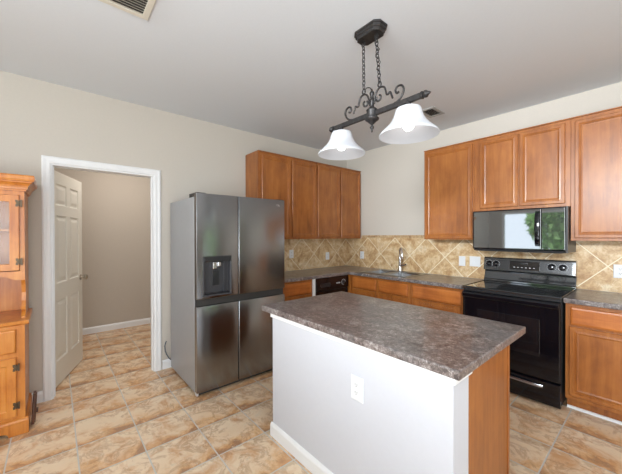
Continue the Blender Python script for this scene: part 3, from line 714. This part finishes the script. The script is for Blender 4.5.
def hdoor(a, b, z0, z1, y, name='door'):
    return MB().panel(a, b, z0, z1, y, [(0, 0), (0, .016), (.004, .019), (.048, .019), (.052, .015), (.056, .012), (.075, .012), (.095, .019), (.10, .019)]).build(name, 'hutch', hu)
def hinge(x, z, y, par, s=1):
    m = MB(); m.lathe([(.004, -.022), (.004, .022)], (x, y-.0195, z), 'z', 10)
    m.prism([(x-.020, z-.024), (x-.008, z-.024), (x-.004, z-.014), (x, z-.014), (x, z+.014), (x-.004, z+.014), (x-.008, z+.024), (x-.020, z+.024), (x-.020, z+.008), (x-.014, z), (x-.020, z-.008)], y-.0195, y-.0215, 'y')
    m.prism([(x, z-.014), (x+.004, z-.014), (x+.007, z-.026), (x+.016, z-.026), (x+.016, z+.026), (x+.007, z+.026), (x+.004, z+.014), (x, z+.014)], y-.0195, y-.0215, 'y')
    m.build('hinge', 'hinge', par)
for a, b, hx, s in ((-.36, -.045, -.043, 1), (-.655, -.375, -.657, 1), (-.955, -.67, -.957, 1)):
    dr_ = hdoor(a, b, .135, .555, -D-.0005)
    for z in (.215, .485): hinge(hx, z, -D-.0005, dr_)
    q = MB().panel(a, b, .59, .755, -D-.0005, [(0, 0), (0, .012), (.006, .018), (.012, .019), (.016, .019)]).build('drawer_front', 'hutch', hu)
    k = MB(); k.lathe([(.001, -D-.045), (.013, -D-.043), (.014, -D-.036), (.007, -D-.028), (.008, -D-.02), (.001, -D-.02)], ((a+b)/2, 0, .67), 'y', 14); k.build('knob', 'hinge', q)
# upper case
UD = .40
uc = MB(); uc.box(-.022, 0, -UD, -.016, 1.145, 1.745); uc.box(-Wh, -Wh+.022, -UD, -.016, 1.145, 1.745); uc.box(-Wh+.022, -.022, -.03, -.016, .8165, 1.745)
uc.box(-Wh+.022, -.022, -UD+.02, -.03, 1.725, 1.745); uc.box(-Wh+.022, -.022, -UD+.02, -.03, 1.145, 1.165)
# curved side brackets below the case
def bracket(x0, x1):
    z = [(-.016, .8165), (-.016, 1.1445), (-UD, 1.1445), (-UD+.004, 1.10), (-UD+.035, 1.06), (-UD+.05, 1.0), (-UD+.045, .94), (-UD+.02, .90), (-UD+.025, .875), (-UD+.05, .865), (-UD+.02, .845), (-UD-.002, .832), (-UD-.002, .8165)]
    uc.prism(z, x0, x1, 'x')
bracket(-.022, 0); bracket(-Wh, -Wh+.022)
uc.build('upper_case', 'hutch', hu)
ff = MB(); ff.box(-.026, 0, -UD-.018, -UD-.0005, 1.165, 1.745); ff.box(-Wh, -Wh+.026, -UD-.018, -UD-.0005, 1.165, 1.745); ff.box(-Wh+.026, -.026, -UD-.018, -UD-.0005, 1.715, 1.745)
ap = [(0, 1.1645), (0, 1.10)]+[(-.035-.03*math.sin(a), 1.10+.0*a) for a in (0,)]+[(-.05, 1.10), (-.075, 1.112), (-.10, 1.128), (-.14, 1.128), (-Wh+.14, 1.128), (-Wh+.10, 1.128), (-Wh+.075, 1.112), (-Wh+.05, 1.10), (-Wh, 1.10), (-Wh, 1.1645)]
ff.prism(ap, -UD-.018, -UD-.0005, 'y'); ff.build('face_frame', 'hutch', hu)
for a, b, hx in ((-.40, -.028, -.026), (-.60, -.41, -.602), (-.972, -.61, -.974)):
    fm = MB(); z0, z1, y = 1.172, 1.712, -UD-.0185; fw = .048
    fm.box(a, a+fw, y-.019, y, z0, z1); fm.box(b-fw, b, y-.019, y, z0, z1); fm.box(a+fw, b-fw, y-.019, y, z0, z0+fw); fm.box(a+fw, b-fw, y-.019, y, z1-fw, z1)
    gd = fm.build('glass_door', 'hutch', hu, .002)
    MB().box(a+fw, b-fw, y-.011, y-.008, z0+fw, z1-fw).build('pane', 'glass', gd)
    for z in (1.235, 1.655): hinge(hx, z, y, gd)
MB().box(-Wh+.024, -.024, -UD+.02, -.032, 1.455, 1.470).build('shelf', 'hutch', hu)
cr = MB()
prof = [(0, 1.7455), (.010, 1.7455), (.010, 1.757), (.018, 1.759), (.020, 1.772), (.024, 1.785), (.032, 1.797), (.044, 1.805), (.044, 1.812), (.053, 1.814), (.058, 1.828), (.058, 1.848), (.053, 1.858), (0, 1.858)]
L = []
for p in prof: L.append([(.0+p[0], -.016, p[1]), (.0+p[0], -UD-.018-p[0], p[1]), (-Wh-p[0], -UD-.018-p[0], p[1]), (-Wh-p[0], -.016, p[1])])
cr.loops(L); cr.build('crown', 'hutch', hu)
# dark wood piece leaning between hutch and wall
lw = MB(); lw.box(-.035, .035, -.009, .009, 0, .225); lw.box(.012, .030, .009, .014, .01, .215); lw.box(-.030, -.012, .009, .014, .01, .215); lw.box(.0355, .040, -.007, .007, .01, .215); lw.box(-.012, .012, .009, .026, .075, .105)
o = lw.build('wooden_block', 'darkwood', None, .003); o.location = (.355, -3.870, .004); o.rotation_euler = (-.05, -.06, 0)
tag(o, 'short dark wood piece leaning on the floor between the hutch and the doorway', 'wood block')

# ------------------------------------------------------------ chandelier
CX, CY = 2.232, -2.18
ch = root('pendant_chandelier', 'black wrought iron two light chandelier hanging over the island', 'ceiling lamp', (CX, CY, H))
def octa(w, d, c, z): return [(-w+c, -d, z), (w-c, -d, z), (w, -d+c, z), (w, d-c, z), (w-c, d, z), (-w+c, d, z), (-w, d-c, z), (-w, -d+c, z)]
m = MB(); m.loops([octa(.106, .066, .030, -.0008), octa(.106, .066, .030, -.012), octa(.099, .059, .028, -.016), octa(.099, .059, .028, -.028), octa(.090, .052, .026, -.034), octa(.090, .052, .026, -.048), octa(.084, .046, .024, -.052)])
for v in m.bm.verts: v.co.x -= .012
m.build('canopy', 'iron', ch, .002)
zb = 2.200-H
def link(m, c, turn, s=1.0, hl=.018, hw=.010, r=.0028):
    pts = []
    for k in range(14):
        a = 2*PI*k/14; u = hw*math.cos(a); v = hl*math.sin(a)
        pts.append((c[0]+(u if not turn else 0), c[1]+(0 if not turn else u), c[2]+v))
    m.tube(pts, r, 6, True)
for xa, xb in ((-.070, -.066), (.034, .060)):
    m = MB(); za, ze = -.055, zb+.178; n = int((za-ze)/.026)
    for k in range(n+1):
        t = k/n; link(m, (xa+(xb-xa)*t, 0, za+(ze-za)*t-.005), k % 2)
    m.build('chain', 'iron', ch)
    m = MB(); link(m, (xa, 0, -.066), 0, hl=.016, hw=.013, r=.003); m.build('chain_ring', 'iron', ch)
    m = MB(); link(m, (xb, 0, zb+.168), 0, hl=.016, hw=.014, r=.003); m.build('chain_ring', 'iron', ch)
m = MB(); m.tube([(.034+.012*math.sin(k*1.3)+.026*k/20, .010*math.cos(k*1.1), -.05+(zb+.165+.05)*k/20) for k in range(21)], .0022, 6); m.build('cord', 'iron', ch)
# bar
m = MB(); m.box(-.345, .345, -.010, .010, zb-.017, zb+.017)
m.build('bar', 'iron', ch, .005)
for s in (-1, 1):
    m = MB(); m.lathe([(.001, .340), (.020, .341), (.022, .350), (.014, .356), (.020, .364), (.020, .374), (.010, .384), (.006, .394), (.001, .400)], (0, 0, zb), 'x', 12)
    if s < 0:
        for v in m.bm.verts: v.co.x = -v.co.x
    smooth_angle(m.build('bar_finial', 'iron', ch))
m = MB(); m.lathe([(.001, -.118), (.006, -.112), (.005, -.100), (.012, -.090), (.014, -.082), (.006, -.074), (.008, -.066), (.020, -.056), (.030, -.046), (.044, -.036), (.046, -.028), (.036, -.022), (.034, .020), (.038, .026), (.028, .036), (.014, .046), (.012, .080), (.018, .088), (.012, .098), (.010, .120), (.014, .126), (.016, .138), (.008, .148), (.004, .160), (.001, .166)], (0, 0, zb), 'z', 16)
smooth_angle(m.build('hub', 'iron', ch), 50)
# scrolls, two mirrored wrought pieces
def catmull(P, n=6):
    out = []
    for i in range(len(P)-1):
        p0, p1, p2, p3 = P[max(i-1, 0)], P[i], P[i+1], P[min(i+2, len(P)-1)]
        for k in range(n):
            t = k/n
            out.append(tuple(.5*((2*b)+(-a+c)*t+(2*a-5*b+4*c-d)*t*t+(-a+3*b-3*c+d)*t**3) for a, b, c, d in zip(p0, p1, p2, p3)))
    return out+[P[-1]]
big = [(.040, .082), (.048, .070), (.062, .076), (.066, .098), (.050, .112)]
scr1 = [(.040, .100), (.034, .082), (.046, .068), (.064, .074), (.070, .094), (.058, .104)]
arc1 = [(.018, .060), (.024, .100), (.040, .136), (.066, .150), (.094, .140), (.106, .112), (.112, .090), (.122, .086), (.138, .094), (.148, .072), (.156, .050)]
curl = [(.168, .014), (.196, .022), (.222, .046), (.232, .078), (.218, .104), (.190, .108), (.176, .088), (.186, .070), (.200, .074)]
for s in (-1, 1):
    for nm, P, r in (('scroll', arc1, .0062), ('scroll', scr1, .0060), ('scroll', curl, .0065)):
        q = catmull([(a, b) for a, b in P]); m = MB()
        m.tube([(s*a, 0, zb+b) for a, b in q], r, 8); o = m.build(nm, 'iron', ch); smooth_angle(o, 60)
# wire loops from the hub to the chains
m = MB(); m.tube([(s_[0], 0, zb+s_[1]) for s_ in catmull([(-.002, .150), (-.015, .175), (-.045, .185), (-.062, .168)])], .0035, 6); m.build('wire', 'iron', ch)
# bell shades with bulbs
def bell(x):
    prof = [(.068, -.048), (.072, -.056), (.076, -.072), (.083, -.094), (.094, -.117), (.110, -.139), (.130, -.160), (.150, -.178), (.163, -.190), (.1675, -.199)]
    m = MB(); inner = [(r-.004, z-.0015) for r, z in prof]
    full = [(.022, -.042), (.050, -.043)]+prof+[(.1665, -.203)]+inner[::-1]+[(.050, -.047), (.022, -.046)]
    m.lathe(full, (x, 0, zb), 'z', 48, False); o = smooth_angle(m.build('shade', 'shade', ch), 80)
    m = MB(); m.lathe([(.001, 0), (.014, -.012), (.016, -.028), (.028, -.034), (.034, -.038), (.034, -.0415), (.001, -.0415)], (x, 0, zb), 'z', 16); m.build('shade_cap', 'iron', ch)
    m = MB(); m.lathe([(.014, -.042), (.016, -.075), (.018, -.083), (.014, -.085)], (x, 0, zb), 'z', 12); m.build('socket', 'plastic_white', ch)
    m = MB(); m.lathe([(.013, -.085), (.018, -.100), (.028, -.120), (.032, -.140), (.029, -.158), (.018, -.171), (.001, -.175)], (x, 0, zb), 'z', 20); smooth_angle(m.build('bulb', 'bulb', ch))
bell(-.270); bell(.262)

# ------------------------------------------------------------ ceiling vents
def vent(name, label, loc, rz, w, d, n, m1='vent'):
    r = root(name, label, 'vent', loc, rz)
    m = MB(); b = .032; m.slab([-w/2, -w/2+b, w/2-b, w/2], [-d/2, -d/2+b, d/2-b, d/2], lambda i, j: i == 1 and j == 1, -.010, -.0008); m.build('frame', m1, r, .002)
    MB().box(-w/2+b, w/2-b, -d/2+b, d/2-b, -.002, -.0008).build('backing', 'duct', r)
    for k in range(n):
        x = -w/2+b+(w-2*b)*(k+.5)/n
        q = MB(); q.prism([(x-.006, -.0025), (x-.0045, -.0025), (x+.004, -.011), (x+.0025, -.011)], -d/2+b, d/2-b, 'y'); q.build('slat', m1, r)
vent('ceiling_vent', 'cream air register on the ceiling at the top left photo edge', (1.55, -3.46, H), 0, .31, .32, 11)
vent('ceiling_vent', 'small metal air register on the ceiling behind the right lamp shade', (1.835, -.645, H), 0, .17, .25, 6, 'vent_grey')

# ------------------------------------------------------------ outside, seen through the windows and in reflections
MB().box(-40, 40, -40, Y1-T-.01, -.35, -.30).build('ground', 'lawn', kind='structure')
MB().box(X1+T+.01, 40, Y1-T, 40, -.35, -.30).build('ground_side', 'lawn', kind='structure')
def tree(name, label, loc, hgt, rad, n, seed):
    rnd = random.Random(seed); r = root(name, label, 'tree', loc, 0, 'garden trees')
    MB().tube([(0, 0, 0), (.05, 0, hgt*.3), (0, .05, hgt*.6), (0, 0, hgt*.8)], [.14, .11, .08, .04], 8).build('trunk', 'bark', r)
    bm = bmesh.new()
    for k in range(n):
        v = Vector((rnd.gauss(0, 1), rnd.gauss(0, 1), rnd.gauss(0, 1))).normalized()*(rnd.random()**.35)
        p = Vector((v.x*rad, v.y*rad, hgt*.62+v.z*hgt*.42)); a = Vector((rnd.gauss(0, 1), rnd.gauss(0, 1), rnd.gauss(0, 1))).normalized(); b = a.orthogonal().normalized(); s = .12+.10*rnd.random()
        vs_ = [bm.verts.new(p+a*s), bm.verts.new(p+b*s*.5), bm.verts.new(p-a*s), bm.verts.new(p-b*s*.5)]; bm.faces.new(vs_)
    me = bpy.data.meshes.new('foliage'); bm.to_mesh(me); bm.free(); me.materials.append(M['leaf']); o = bpy.data.objects.new('foliage', me); C.objects.link(o); o.parent = r
tree('garden_tree', 'leafy green tree outside, mirrored in the right half of the microwave front', (1.35, -11.0, -.3), 4.4, 1.35, 3200, 1)
tree('garden_tree', 'green tree standing far out on the lawn, away from the windows', (-7.5, -16.0, -.3), 3.6, 2.0, 2200, 2)
tree('garden_tree', 'tall green tree standing on the lawn outside the side window', (11.0, 1.5, -.3), 4.2, 1.6, 1800, 3)
